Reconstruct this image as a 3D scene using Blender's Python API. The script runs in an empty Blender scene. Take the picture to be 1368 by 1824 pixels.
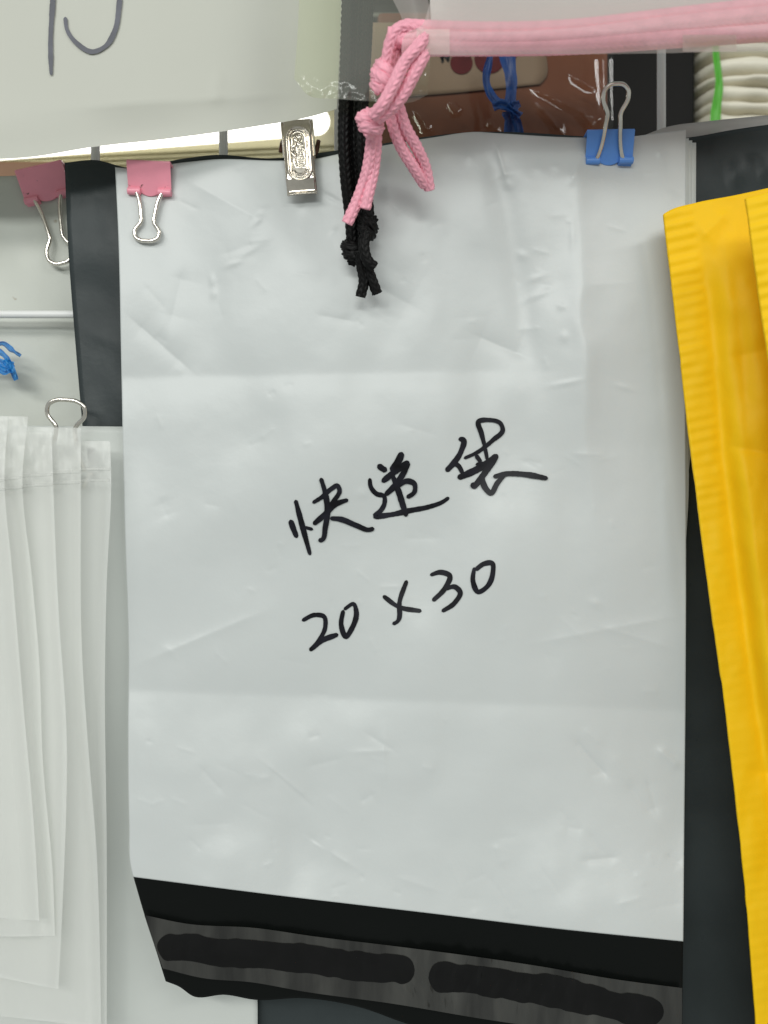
import bpy, math
import numpy as np
from mathutils import Vector, Matrix
R = math.radians
scene = bpy.context.scene
COL = scene.collection

# ------------------------------------------------------------------ camera, world, lights, exposure
D, S, Z0 = 0.32, 0.0002, 1.35          # camera distance to the white mailer, metres per photo pixel there, height of frame centre
cam = bpy.data.cameras.new('camera'); cam_o = bpy.data.objects.new('camera', cam); COL.objects.link(cam_o)
cam_o.location = (0, -D, Z0); cam_o.rotation_euler = (R(90), 0, 0)
cam.sensor_fit = 'VERTICAL'; cam.sensor_height = 36; cam.sensor_width = 27
cam.lens = 36 * D / (1824 * S)
cam.clip_start = 0.01; cam.clip_end = 50
cam.dof.use_dof = True; cam.dof.focus_distance = D + 0.001
cam.dof.aperture_fstop = cam.lens / 3.3          # a 3.3 mm pupil, like a phone's
scene.camera = cam_o
scene.render.resolution_x, scene.render.resolution_y = 768, 1024

world = bpy.data.worlds.new('World'); scene.world = world; world.use_nodes = True
bg = world.node_tree.nodes['Background']
bg.inputs[0].default_value = (0.91, 0.96, 0.94, 1); bg.inputs[1].default_value = 0.34

def area(name, loc, target, sx, sy, power, col):
    l = bpy.data.lights.new(name, 'AREA'); l.shape = 'RECTANGLE'; l.size = sx; l.size_y = sy
    l.energy = power; l.color = col
    o = bpy.data.objects.new(name, l); COL.objects.link(o); o.location = loc
    o.rotation_euler = (Vector(target) - Vector(loc)).to_track_quat('-Z', 'Y').to_euler()
    return o
area('ceiling_tube_light', (-1.20, -1.90, Z0 + 1.20), (0, 0, Z0), 1.4, 0.25, 16, (1.0, 0.99, 0.955))
area('ceiling_tube_light', (1.35, -1.60, Z0 + 1.15), (0, 0, Z0), 1.4, 0.25, 10, (1.0, 0.99, 0.955))
area('ceiling_tube_light', (-0.3, -3.60, Z0 + 1.10), (0, 0, Z0), 2.4, 0.40, 44, (0.97, 1.0, 0.96))
vs = scene.view_settings
vs.view_transform = 'Standard'; vs.look = 'None'; vs.exposure = 0.09; vs.gamma = 1.0; vs.use_curve_mapping = False

# ------------------------------------------------------------------ helpers
def W(px, py, y):
    """photo pixel at depth y (metres behind the white mailer's plane) -> world arrays (N,3)"""
    px = np.asarray(px, float); py = np.asarray(py, float); y = np.broadcast_to(np.asarray(y, float), px.shape)
    k = S * (D + y) / D
    return np.stack([(px - 684) * k, y, Z0 + (912 - py) * k], -1)
def W1(px, py, y): return Vector(W(np.array(px), np.array(py), np.array(y)).tolist())

def vnoise(x, y, seed=0):
    x = np.asarray(x, float); y = np.asarray(y, float)
    xi = np.floor(x).astype(np.int64); yi = np.floor(y).astype(np.int64)
    fx = x - xi; fy = y - yi
    fx = fx*fx*fx*(fx*(fx*6-15)+10); fy = fy*fy*fy*(fy*(fy*6-15)+10)
    def h(a, b):
        n = (a*374761393 + b*668265263 + seed*974711) & 0x7fffffff
        n = ((n ^ (n >> 13)) * 1274126177) & 0x7fffffff
        n = n ^ (n >> 16)
        return (n & 0xffff) / 32767.5 - 1
    a = h(xi, yi)*(1-fx) + h(xi+1, yi)*fx
    b = h(xi, yi+1)*(1-fx) + h(xi+1, yi+1)*fx
    return a*(1-fy) + b*fy
def fbm(x, y, seed=0, o=3):
    s = 0; a = 1.0
    for i in range(o):
        s = s + a*vnoise(x*2**i + 17.3*i, y*2**i - 9.1*i, seed+i); a *= .5
    return s
def sstep(a, b, x):
    t = np.clip((x-a)/(b-a), 0, 1); return t*t*(3-2*t)
def crease(X, Y, p0, p1, amp, wid, wid2=None):
    """pressed fold line: cusp of height amp (m, + = towards viewer) round the segment p0-p1, fading at its ends"""
    p0 = np.array(p0, float); p1 = np.array(p1, float); d = p1-p0; L = np.hypot(*d); d /= L
    t = (X-p0[0])*d[0] + (Y-p0[1])*d[1]; n = -(X-p0[0])*d[1] + (Y-p0[1])*d[0]
    w = np.where(n > 0, wid, wid2 or wid)
    e = np.clip(np.minimum(t, L-t)/(0.35*L)+0.35, 0, 1)
    return amp*np.exp(-np.abs(n)/w)*e*e
def dent(X, Y, x, y, rx, ry, amp, ang=0):
    c, s = math.cos(ang), math.sin(ang); a = (X-x)*c+(Y-y)*s; b = -(X-x)*s+(Y-y)*c
    return amp*np.exp(-(a/rx)**2-(b/ry)**2)

def poly(pts, t):
    """smooth (monotone parameter) curve through pts, evaluated at t in 0..1 by chord length"""
    p = np.array(pts, float)
    if len(p) == 2: return p[0]*(1-t[:, None]) + p[1]*t[:, None]
    q = spline(p, 24); s = np.r_[0, np.cumsum(np.linalg.norm(np.diff(q, axis=0), axis=1))]; s /= s[-1]
    return np.stack([np.interp(t, s, q[:, k]) for k in range(q.shape[1])], -1)
def spline(p, n=10, closed=False):
    p = np.array(p, float)
    if closed: e = np.vstack([p[-1], p, p[0], p[1]])
    else: e = np.vstack([2*p[0]-p[1], p, 2*p[-1]-p[-2]])
    out = []
    for i in range(1, len(e)-2):
        a, b, c, d = e[i-1], e[i], e[i+1], e[i+2]
        # centripetal-ish tangents limited by the shorter chord: no overshoot
        l = np.linalg.norm(c-b)+1e-9; l0 = np.linalg.norm(b-a)+1e-9; l1 = np.linalg.norm(d-c)+1e-9
        m0 = ((c-b)/l*l0+(b-a)/l0*l)/(l+l0)*l; m1 = ((d-c)/l1*l+(c-b)/l*l1)/(l+l1)*l
        for t in np.linspace(0, 1, n, endpoint=False):
            t2, t3 = t*t, t*t*t
            out.append((2*t3-3*t2+1)*b+(t3-2*t2+t)*m0+(-2*t3+3*t2)*c+(t3-t2)*m1)
    if not closed: out.append(p[-1])
    return np.array(out)

def tag(o, label=None, cat=None, group=None, kind=None):
    if label: o['label'] = label
    if cat: o['category'] = cat
    if group: o['group'] = group
    if kind: o['kind'] = kind
    return o
def thing(name, loc, label, cat, group=None):
    o = bpy.data.objects.new(name, None); COL.objects.link(o); o.location = loc; o.empty_display_size = .01
    return tag(o, label, cat, group)
def world_loc(o):
    v = Vector(o.location)
    while o.parent: o = o.parent; v += o.location
    return v
def mesh(name, verts, faces, mat, parent=None, smooth=True, origin=None):
    """verts in world coordinates; the object's origin is its parent's, or the mesh's top centre"""
    v = np.asarray(verts, float)
    if parent is not None: org = np.array(world_loc(parent))
    elif origin is not None: org = np.array(origin)
    else: org = np.array([v[:, 0].mean(), v[:, 1].mean(), v[:, 2].min()])
    me = bpy.data.meshes.new(name); me.from_pydata((v-org).tolist(), [], faces)
    me.materials.append(mat); me.update()
    if smooth: me.polygons.foreach_set('use_smooth', [True]*len(me.polygons))
    o = bpy.data.objects.new(name, me); COL.objects.link(o)
    if parent is not None: o.parent = parent
    else: o.location = org
    return o
def gridfaces(nu, nv, wrap_u=False, off=0):
    f = []
    for j in range(nv-1):
        for i in range(nu-1 if not wrap_u else nu):
            a = j*nu+i; b = j*nu+(i+1) % nu
            f.append((off+a, off+a+nu, off+b+nu, off+b))
    return f
def sheet(name, L, Rr, T, B, dep, nu, nv, mat, parent=None, thick=0.0003, origin=None):
    """thin film between four pixel outlines (left, right top-down; top, bottom left-right); dep(X,Y,U,V) -> depth"""
    u = np.linspace(0, 1, nu); v = np.linspace(0, 1, nv)
    l = poly(L, v); r = poly(Rr, v); t = poly(T, u); b = poly(B, u)
    U, V = np.meshgrid(u, v); U3, V3 = U[..., None], V[..., None]
    P = (1-U3)*l[:, None]+U3*r[:, None]
    P = P+(1-V3)*(t[None]-((1-U3)*t[0]+U3*t[-1]))+V3*(b[None]-((1-U3)*b[0]+U3*b[-1]))
    X, Y = P[..., 0], P[..., 1]
    y = dep(X, Y, U, V) if callable(dep) else np.full(X.shape, dep)
    o = mesh(name, W(X, Y, y).reshape(-1, 3), gridfaces(nu, nv), mat, parent, True, origin)
    if thick:
        m = o.modifiers.new('thickness', 'SOLIDIFY'); m.thickness = thick; m.offset = -1 ; m.use_even_offset = False
    return o
def tube_geo(P, rad, n=12, closed=False, prof=None, off=0):
    """sweep along world points P; rad scalar or array; prof(s, theta) multiplies the radius"""
    P = np.asarray(P, float); m = len(P)
    T = np.gradient(P, axis=0) if not closed else np.roll(P, -1, 0)-np.roll(P, 1, 0)
    T /= np.linalg.norm(T, axis=1)[:, None]+1e-12
    N = np.cross(T[0], [0.3, -1, 0.2]); N /= np.linalg.norm(N)
    s = np.r_[0, np.cumsum(np.linalg.norm(np.diff(P, axis=0), axis=1))]
    rad = np.broadcast_to(rad, (m,)); V = []; th = np.linspace(0, 2*math.pi, n, endpoint=False)
    for i in range(m):
        N = N-T[i]*np.dot(N, T[i]); N /= np.linalg.norm(N); Bn = np.cross(T[i], N)
        r = rad[i]*(prof(s[i], th) if prof else np.ones(n))
        V.append(P[i]+r[:, None]*(np.cos(th)[:, None]*N+np.sin(th)[:, None]*Bn))
    V = np.vstack(V); F = gridfaces(n, m, True, off)
    if closed: F += [(off+(m-1)*n+i, off+i, off+(i+1) % n, off+(m-1)*n+(i+1) % n) for i in range(n)]
    else: F += [tuple(off+i for i in range(n))[::1], tuple(off+(m-1)*n+i for i in range(n))[::-1]]
    return V, F
def tube(name, P, rad, mat, parent=None, n=12, closed=False, prof=None):
    V, F = tube_geo(P, rad, n, closed, prof)
    return mesh(name, V, F, mat, parent)
def join_geo(parts):
    V = []; F = []; o = 0
    for v, f in parts:
        V.append(v); F += [tuple(i+o for i in q) for q in f]; o += len(v)
    return np.vstack(V), F
def resample(P, step):
    s = np.r_[0, np.cumsum(np.linalg.norm(np.diff(P, axis=0), axis=1))]
    t = np.linspace(0, s[-1], max(3, int(s[-1]/step)))
    return np.stack([np.interp(t, s, P[:, k]) for k in range(3)], -1)
def box_geo(c0, c1):
    x0, y0, z0 = c0; x1, y1, z1 = c1
    v = np.array([(x, y, z) for x in (x0, x1) for y in (y0, y1) for z in (z0, z1)], float)
    return v, [(0, 1, 3, 2), (4, 6, 7, 5), (0, 4, 5, 1), (2, 3, 7, 6), (0, 2, 6, 4), (1, 5, 7, 3)]
def bevel(o, w, seg=2):
    m = o.modifiers.new('bevel', 'BEVEL'); m.width = w; m.segments = seg; m.limit_method = 'ANGLE'; return o
def pxbox(name, x0, y0, x1, y1, d0, d1, mat, parent=None, bev=0.001):
    a = W1(x0, y1, d0); b = W1(x1, y0, d0)
    v, f = box_geo((a.x, d0, a.z), (b.x, d1, b.z))
    return bevel(mesh(name, v, f, mat, parent, False), bev)

# ------------------------------------------------------------------ materials
def mat(name, col, rough=.5, metal=0, spec=.5, var=0, vscale=30, bump=0, bscale=400, bdist=.0005, alpha=1, trans=0,
        crumple=0, cscale=40, coat=0, stretch=None, sss=0, dirt=None, rvar=0, vst=False):
    m = bpy.data.materials.new(name); m.use_nodes = True; nt = m.node_tree; N = nt.nodes; K = nt.links
    p = N['Principled BSDF']; out = N['Material Output']
    p.inputs['Roughness'].default_value = rough; p.inputs['Metallic'].default_value = metal
    p.inputs['Specular IOR Level'].default_value = spec; p.inputs['Coat Weight'].default_value = coat
    p.inputs['Coat Roughness'].default_value = .15
    c = (*col, 1); p.inputs['Base Color'].default_value = c
    tc = N.new('ShaderNodeTexCoord'); src = tc.outputs['Object']
    if stretch:
        mp = N.new('ShaderNodeMapping'); mp.inputs['Scale'].default_value = stretch; K.new(src, mp.inputs[0]); src = mp.outputs[0]
    if var:
        n = N.new('ShaderNodeTexNoise'); n.inputs['Scale'].default_value = vscale; n.inputs['Detail'].default_value = 5
        K.new(src if vst else tc.outputs['Object'], n.inputs['Vector'])
        r = N.new('ShaderNodeMapRange'); r.inputs[1].default_value = .3; r.inputs[2].default_value = .7
        r.inputs[3].default_value = 1-var; r.inputs[4].default_value = 1+var*.6; K.new(n.outputs['Fac'], r.inputs[0])
        mx = N.new('ShaderNodeMix'); mx.data_type = 'RGBA'; mx.blend_type = 'MULTIPLY'; mx.inputs[0].default_value = 1
        mx.inputs[6].default_value = c; K.new(r.outputs[0], mx.inputs[7]); cs = mx.outputs[2]
        if dirt:
            n2 = N.new('ShaderNodeTexNoise'); n2.inputs['Scale'].default_value = dirt[1]; n2.inputs['Detail'].default_value = 3
            K.new(tc.outputs['Object'], n2.inputs['Vector'])
            r2 = N.new('ShaderNodeMapRange'); r2.inputs[1].default_value = dirt[2]; r2.inputs[2].default_value = dirt[2]+.06
            K.new(n2.outputs['Fac'], r2.inputs[0])
            m2 = N.new('ShaderNodeMix'); m2.data_type = 'RGBA'; K.new(r2.outputs[0], m2.inputs[0]); K.new(cs, m2.inputs[6])
            m2.inputs[7].default_value = (*dirt[0], 1); cs = m2.outputs[2]
        K.new(cs, p.inputs['Base Color'])
    if rvar:
        n3 = N.new('ShaderNodeTexNoise'); n3.inputs['Scale'].default_value = 55; n3.inputs['Detail'].default_value = 6
        K.new(tc.outputs['Object'], n3.inputs['Vector'])
        r3 = N.new('ShaderNodeMapRange'); r3.inputs[1].default_value = .3; r3.inputs[2].default_value = .7
        r3.inputs[3].default_value = rough-rvar; r3.inputs[4].default_value = rough+rvar; K.new(n3.outputs['Fac'], r3.inputs[0])
        K.new(r3.outputs[0], p.inputs['Roughness'])
    prev = None
    if crumple:
        w = N.new('ShaderNodeTexNoise'); w.inputs['Scale'].default_value = cscale*1.3; K.new(src, w.inputs['Vector'])
        ad = N.new('ShaderNodeMix'); ad.data_type = 'VECTOR'; ad.inputs[0].default_value = .02
        K.new(src, ad.inputs[4]); K.new(w.outputs['Color'], ad.inputs[5])
        vo = N.new('ShaderNodeTexVoronoi'); vo.feature = 'F1'; vo.inputs['Scale'].default_value = cscale
        vo.inputs['Detail'].default_value = 1.5
        K.new(ad.outputs[1], vo.inputs['Vector'])
        b = N.new('ShaderNodeBump'); b.inputs['Strength'].default_value = crumple; b.inputs['Distance'].default_value = .004
        K.new(vo.outputs['Distance'], b.inputs['Height']); prev = b.outputs[0]
    if bump:
        n = N.new('ShaderNodeTexNoise'); n.inputs['Scale'].default_value = bscale; n.inputs['Detail'].default_value = 4
        K.new(src, n.inputs['Vector'])
        b = N.new('ShaderNodeBump'); b.inputs['Strength'].default_value = bump; b.inputs['Distance'].default_value = bdist
        K.new(n.outputs['Fac'], b.inputs['Height'])
        if prev: K.new(prev, b.inputs['Normal'])
        prev = b.outputs[0]
    if prev: K.new(prev, p.inputs['Normal'])
    sh = p.outputs[0]
    if trans:
        tl = N.new('ShaderNodeBsdfTranslucent'); tl.inputs[0].default_value = c
        if prev: K.new(prev, tl.inputs['Normal'])
        mx = N.new('ShaderNodeMixShader'); mx.inputs[0].default_value = trans; K.new(sh, mx.inputs[1]); K.new(tl.outputs[0], mx.inputs[2]); sh = mx.outputs[0]
    if alpha < 1:
        tp = N.new('ShaderNodeBsdfTransparent'); mx = N.new('ShaderNodeMixShader'); mx.inputs[0].default_value = alpha
        K.new(tp.outputs[0], mx.inputs[1]); K.new(sh, mx.inputs[2]); sh = mx.outputs[0]
    K.new(sh, out.inputs[0])
    return m
def film_mat(name, tint, clear, rough=.12, crumple=.5, cscale=60, haze=.0):
    """clear plastic film: transparent, with a thin glossy coat that catches the lamps, optional milky haze"""
    m = bpy.data.materials.new(name); m.use_nodes = True; nt = m.node_tree; N = nt.nodes; K = nt.links
    N.remove(N['Principled BSDF']); out = N['Material Output']
    tp = N.new('ShaderNodeBsdfTransparent'); tp.inputs[0].default_value = (*tint, 1)
    gl = N.new('ShaderNodeBsdfGlossy'); gl.inputs['Roughness'].default_value = rough
    df = N.new('ShaderNodeBsdfDiffuse'); df.inputs[0].default_value = (.75, .78, .7, 1)
    tc = N.new('ShaderNodeTexCoord')
    w = N.new('ShaderNodeTexNoise'); w.inputs['Scale'].default_value = cscale; w.inputs['Detail'].default_value = 3; K.new(tc.outputs['Object'], w.inputs['Vector'])
    ad = N.new('ShaderNodeMix'); ad.data_type = 'VECTOR'; ad.inputs[0].default_value = .03
    K.new(tc.outputs['Object'], ad.inputs[4]); K.new(w.outputs['Color'], ad.inputs[5])
    vo = N.new('ShaderNodeTexVoronoi'); vo.inputs['Scale'].default_value = cscale; K.new(ad.outputs[1], vo.inputs['Vector'])
    b = N.new('ShaderNodeBump'); b.inputs['Strength'].default_value = crumple; b.inputs['Distance'].default_value = .006
    K.new(vo.outputs['Distance'], b.inputs['Height']); K.new(b.outputs[0], gl.inputs['Normal'])
    lw = N.new('ShaderNodeFresnel'); lw.inputs['IOR'].default_value = 1.45; K.new(b.outputs[0], lw.inputs['Normal'])
    m1 = N.new('ShaderNodeMixShader'); m1.inputs[0].default_value = haze; K.new(tp.outputs[0], m1.inputs[1]); K.new(df.outputs[0], m1.inputs[2])
    m2 = N.new('ShaderNodeMixShader'); K.new(lw.outputs[0], m2.inputs[0]); K.new(m1.outputs[0], m2.inputs[1]); K.new(gl.outputs[0], m2.inputs[2])
    K.new(m2.outputs[0], out.inputs[0])
    return m
def emit_mat(name, col, st):
    m = bpy.data.materials.new(name); m.use_nodes = True; N = m.node_tree.nodes
    p = N['Principled BSDF']; p.inputs['Emission Color'].default_value = (*col, 1); p.inputs['Emission Strength'].default_value = st
    return m

M = dict(
    white=mat('white_polythene', (.61, .64, .635), .35, spec=.5, var=.012, vscale=9, bump=.12, bscale=700, bdist=.0002, crumple=.012, cscale=50, trans=.06),
    white2=mat('white_polythene_rear', (.60, .63, .61), .4, bump=.1, bscale=600, bdist=.0002),
    blackfilm=mat('black_polythene', (.005, .006, .0055), .32, spec=.12, bump=.2, bscale=300, bdist=.0004),
    dark=mat('charcoal_polythene', (.042, .051, .053), .32, spec=.13, var=.2, vscale=25, crumple=.03, cscale=35, bump=.12, bscale=500, bdist=.0003, rvar=.06),
    ink=mat('marker_ink', (.009, .009, .014), .34, spec=.2, var=.85, vscale=190),
    ink2=mat('faded_marker_ink', (.075, .08, .105), .45, var=.35, vscale=120),
    release=mat('release_film_plastic', (.042, .042, .038), .2, spec=.6, var=.85, vscale=36, vst=True, bump=.6, bscale=60, bdist=.003, stretch=(2.4, 1, .3)),  # pale vertical streaks in the base colour stand in for reflections off wrinkles
    adhesive=mat('adhesive', (.007, .007, .007), .2, spec=.2, var=.3, vscale=80, bump=.6, bscale=30, bdist=.003, stretch=(2.2, 1, .3)),
    yellow=mat('yellow_kraft_paper', (.93, .575, .006), .55, spec=.22, var=.03, vscale=35, bump=.25, bscale=350, bdist=.0004),
    pinkcord=mat('pink_braid', (.96, .44, .54), .6, spec=.3, var=.12, vscale=300),
    blackcord=mat('black_braid', (.006, .006, .006), .5, spec=.18),
    pinkclip=mat('pink_enamel', (.88, .33, .42), .34, var=.06, vscale=120, bump=.15, bscale=500, bdist=.0002, dirt=((.18, .08, .07), 420, .68)),
    blueclip=mat('blue_enamel', (.11, .29, .74), .34, var=.05, vscale=120, bump=.15, bscale=500, bdist=.0002),
    clearclip=mat('grey_enamel', (.55, .57, .55), .4),
    steel=mat('nickel_wire', (.80, .76, .69), .18, metal=1, var=.2, vscale=200),
    bulldog=mat('nickel_plate', (.74, .68, .59), .16, metal=1, var=.25, vscale=180, bump=.25, bscale=160, bdist=.0008),
    rust=mat('rusty_steel', (.12, .05, .03), .5, metal=.4, var=.4, vscale=200),
    wire=mat('white_coated_wire', (.80, .81, .80), .4),
    frost=mat('frosted_polythene', (.95, .96, .93), .34, spec=.5, var=.03, vscale=18, alpha=.58, trans=.3, bump=.1, bscale=260, bdist=.0004),
    frost2=mat('frosted_polythene_thick', (.70, .73, .70), .42, spec=.4, var=.04, vscale=14, alpha=.93, trans=.12, bump=.1, bscale=260, bdist=.0004),
    pale=mat('pale_polythene', (.55, .57, .52), .42, spec=.4, var=.06, vscale=20, bump=.1, bscale=300, bdist=.0004, dirt=((.33, .28, .2), 130, .735)),
    upper=mat('matt_white_polythene', (.66, .67, .60), .5, spec=.35, var=.03, vscale=12, trans=.20),
    drawfilm=mat('frosted_drawstring_film', (.66, .61, .58), .4, spec=.4, alpha=.40, trans=.25, var=.04, vscale=30),
    rearpanel=mat('white_bag_rear_panel', (.66, .64, .60), .45, var=.03, trans=.1),
    zipstrip=mat('zip_strip_plastic', (.82, .83, .80), .18, spec=.6, alpha=.25),
    patch=mat('seal_patch_film', (.72, .60, .56), .4, alpha=.5),
    lip=mat('clear_lip_film', (.60, .59, .57), .3, alpha=.85, trans=.2, bump=.2, bscale=120, bdist=.001),
    clear=film_mat('clear_film', (.96, .97, .92), .9, rough=.06, crumple=.06, cscale=14),
    tinted=film_mat('yellow_green_film', (.91, .93, .78), .8, crumple=.03, cscale=25, haze=.16),
    box=mat('brown_printed_card', (.16, .052, .025), .3, spec=.12, var=.22, vscale=30, bump=.1, bscale=80, bdist=.001),
    card=mat('label_card', (.27, .19, .14), .5, spec=.15, var=.05, vscale=30),
    cherry=mat('dark_red_print', (.10, .008, .012), .5, spec=.1, var=.2, vscale=200),
    shelf=mat('black_shelf_and_opening', (.006, .0055, .005), .35, spec=.08),
    shelfedge=mat('grey_shelf_edge', (.10, .10, .095), .4),
    wall=mat('dark_back_wall', (.05, .045, .04), .8, var=.2, vscale=6),
    housing=mat('cream_enamelled_housing', (.30, .28, .17), .22, var=.05),
    cardboard=mat('orange_cardboard', (.30, .16, .085), .6, var=.1, vscale=60),
    bluerib=mat('blue_strapping', (.012, .085, .33), .35, alpha=.92, trans=.2, bump=.4, bscale=200, bdist=.001, stretch=(4, 1, .4)),
    bluerib2=mat('light_blue_strapping', (.03, .30, .72), .35, alpha=.9, trans=.25, bump=.4, bscale=200, bdist=.001, stretch=(4, 1, .4)),
    greenrib=mat('green_strapping', (.12, .52, .05), .4, trans=.3),
    pad=mat('white_folded_film', (.74, .70, .58), .35, var=.08, vscale=25, crumple=.1, cscale=40),
    tube=emit_mat('lit_tube', (1, .98, .9), 2.6),
)

# ------------------------------------------------------------------ setting
v, f = box_geo((-0.9, 0.40, Z0-0.7), (0.9, 0.42, Z0+0.7))
tag(mesh('wall', v, f, M['wall'], None, False), kind='structure')

# ------------------------------------------------------------------ background things
# lit tube lamp with its ribbed housing
LY = 0.20
lamp = thing('tube_lamp', W1(340, 260, LY), 'lit white fluorescent tube on a ribbed cream housing behind the wire rack', 'lamp')
A = W1(-60, 265, LY); B = W1(564, 216, LY)
ax = (B-A).normalized(); rr = .0074
pts = [A.lerp(B, t) for t in np.linspace(0, 1, 30)]
rad = [rr]*30
for k in range(1, 7):
    pts.append(B+ax*rr*math.sin(k/6*math.pi/2)); rad.append(max(rr*math.cos(k/6*math.pi/2), .0004))
tube('glass_tube', np.array([list(p) for p in pts]), np.array(rad), M['tube'], lamp, 20)
# ribbed housing: scalloped profile swept along the same slope
prof = []
zt = .006
for k in range(17):
    for t in np.linspace(0, 1, 9):
        prof.append((-(.0024*math.sin(math.pi*t)**.7), zt-(k+t)*.0030))
prof = np.array(prof); n = len(prof)
E0 = W1(-60, 262, LY); E1 = W1(735, 228, LY); V = []
for e in (E0, E1):
    for (dy, dz) in prof: V.append((e.x, e.y+.012+dy*1.0, e.z+dz-.008))
mesh('ribbed_housing', np.array(V), [(i, i+1, n+i+1, n+i) for i in range(n-1)], M['housing'], lamp)
v, f = box_geo((E0.x, LY+.0125, E0.z-.055), (E1.x, LY+.05, E0.z+.06))
mesh('housing_back', v, f, M['housing'], lamp, False)

# orange cardboard behind, at the far left
o = pxbox('cardboard_box', -260, 286, 108, 700, .12, .19, M['cardboard'], None, .0015)
tag(o, 'orange brown cardboard box behind the pale clipped bag', 'box')

# shelf: black board, and a black panel for the dark opening
sh = thing('display_shelf', W1(1150, 420, .17), 'black shelf board with grey edge strips and painted dark opening behind the wire racks', 'shelf')
pxbox('opening_shade_board', 1070, -200, 1238, 700, .150, .20, M['shelf'], sh)  # darkness of the shelf opening, put in as a black panel
pxbox('upper_board', 600, -220, 830, 70, .150, .20, M['shelf'], sh)
pxbox('edge_strip', 600, 22, 830, 30, .146, .1497, M['shelfedge'], sh, .0004)
pxbox('edge_strip', 600, 40, 830, 46, .146, .1497, M['shelfedge'], sh, .0004)

# brown box in clear wrap with a label
bx = thing('wrapped_box', W1(880, 420, .085), 'brown box in clear wrap with a pale cherry label', 'box')
pxbox('carton', 672, 20, 1084, 430, .085, .13, M['box'], bx, .002)
def lab_dep(X, Y, U, V): return .0838+0*X
sheet('label', [(640, 40), (640, 178)], [(968, 40), (972, 90), (972, 139), (962, 150)], [(640, 40), (968, 40)], [(640, 178), (800, 166), (962, 150)], lab_dep, 14, 14, M['card'], bx, .0003)
for (cx, cy, r) in ((822, 112, 20), (872, 104, 27), (905, 96, 16)):
    a = np.linspace(0, 2*math.pi, 28, endpoint=False)
    vv = W(cx+r*np.cos(a), cy+r*np.sin(a), .0833)
    mesh('cherry_print', vv, [tuple(range(28))], M['cherry'], bx, False)

# ------------------------------------------------------------------ strokes on a surface
def stroke_geo(pts, wid, dep, lift=.00025, w0=.75, w1=.8, seed=0):
    """a pen line of px width wid following surface dep(px,py); rounded ends, slightly uneven width"""
    c = spline(np.array(pts, float), 9); s = np.r_[0, np.cumsum(np.hypot(*np.diff(c, axis=0).T))]
    m = max(8, int(s[-1]/2.0)); t = np.linspace(0, s[-1], m)
    c = np.stack([np.interp(t, s, c[:, k]) for k in (0, 1)], -1)
    T = np.gradient(c, axis=0); T /= np.hypot(T[:, 0], T[:, 1])[:, None]+1e-9
    Nn = np.stack([-T[:, 1], T[:, 0]], -1)
    w = wid/2*(1+.13*vnoise(t/22+seed*7.7, t*0+seed)+.05*vnoise(t/4+seed, t*0+3+seed))
    e = np.minimum(1, t/(wid*.45)); e2 = np.minimum(1, (s[-1]-t)/(wid*.45))
    taper = np.interp(t/s[-1], [0, .25, .75, 1], [w0, 1, 1, w1])
    w = w*taper*np.sqrt(np.clip(1-(1-e)**2, .05, 1))*np.sqrt(np.clip(1-(1-e2)**2, .05, 1))
    rows = []
    for q in (-1, -.5, 0, .5, 1):
        P = c+Nn*(w*q)[:, None]; rows.append(W(P[:, 0], P[:, 1], dep(P[:, 0], P[:, 1])-lift))
    Vv = np.stack(rows, 1).reshape(-1, 3)
    return Vv, gridfaces(5, m)

# ------------------------------------------------------------------ the white mailer (front one)
rng = np.random.RandomState(5)
SMALL = []
for i in range(70):                      # short crinkles, most of them low on the right and along the top
    if i < 38: x, y = rng.uniform(330, 1210), rng.uniform(1290, 1640)
    elif i < 54: x, y = rng.uniform(240, 1190), rng.uniform(330, 640)
    else: x, y = rng.uniform(240, 1200), rng.uniform(700, 1250)
    a = rng.uniform(-.3, 1.3) if i % 3 else rng.uniform(-.5, .2); l = rng.uniform(25, 90)
    SMALL.append(((x, y), (x+l*math.cos(a), y+l*math.sin(a)), rng.uniform(-1, 1)*.00026, rng.uniform(6, 13)))
for i in range(110):                     # fine short creases everywhere
    x, y = rng.uniform(225, 1210), rng.uniform(300, 1650); a = rng.uniform(-.6, 1.4); l = rng.uniform(12, 45)
    SMALL.append(((x, y), (x+l*math.cos(a), y+l*math.sin(a)), rng.choice([-1, 1])*rng.uniform(.00005, .00013), rng.uniform(3.5, 6)))
GL = [(440, 448, 22, 7, -.5), (415, 470, 14, 5, -.4), (378, 500, 5, 10, 0), (381, 523, 6, 9, .3), (545, 368, 7, 14, .5), (594, 412, 9, 5, -.9),
      (590, 352, 18, 4, .5), (460, 392, 14, 5, -.8), (470, 372, 10, 4, -.3), (835, 280, 9, 10, 0), (905, 330, 10, 8, .4), (962, 300, 12, 12, .2),
      (990, 295, 9, 8, 0), (955, 495, 14, 6, -.4), (960, 525, 26, 6, -.4), (1010, 682, 26, 5, -.2), (1000, 545, 8, 7, 0), (1005, 600, 8, 9, .2),
      (1175, 272, 5, 6, 0), (1020, 420, 6, 30, 0), (930, 455, 10, 8, .5), (1060, 1075, 14, 8, .4), (1112, 690, 18, 5, .3), (645, 880, 10, 8, .3)]
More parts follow.
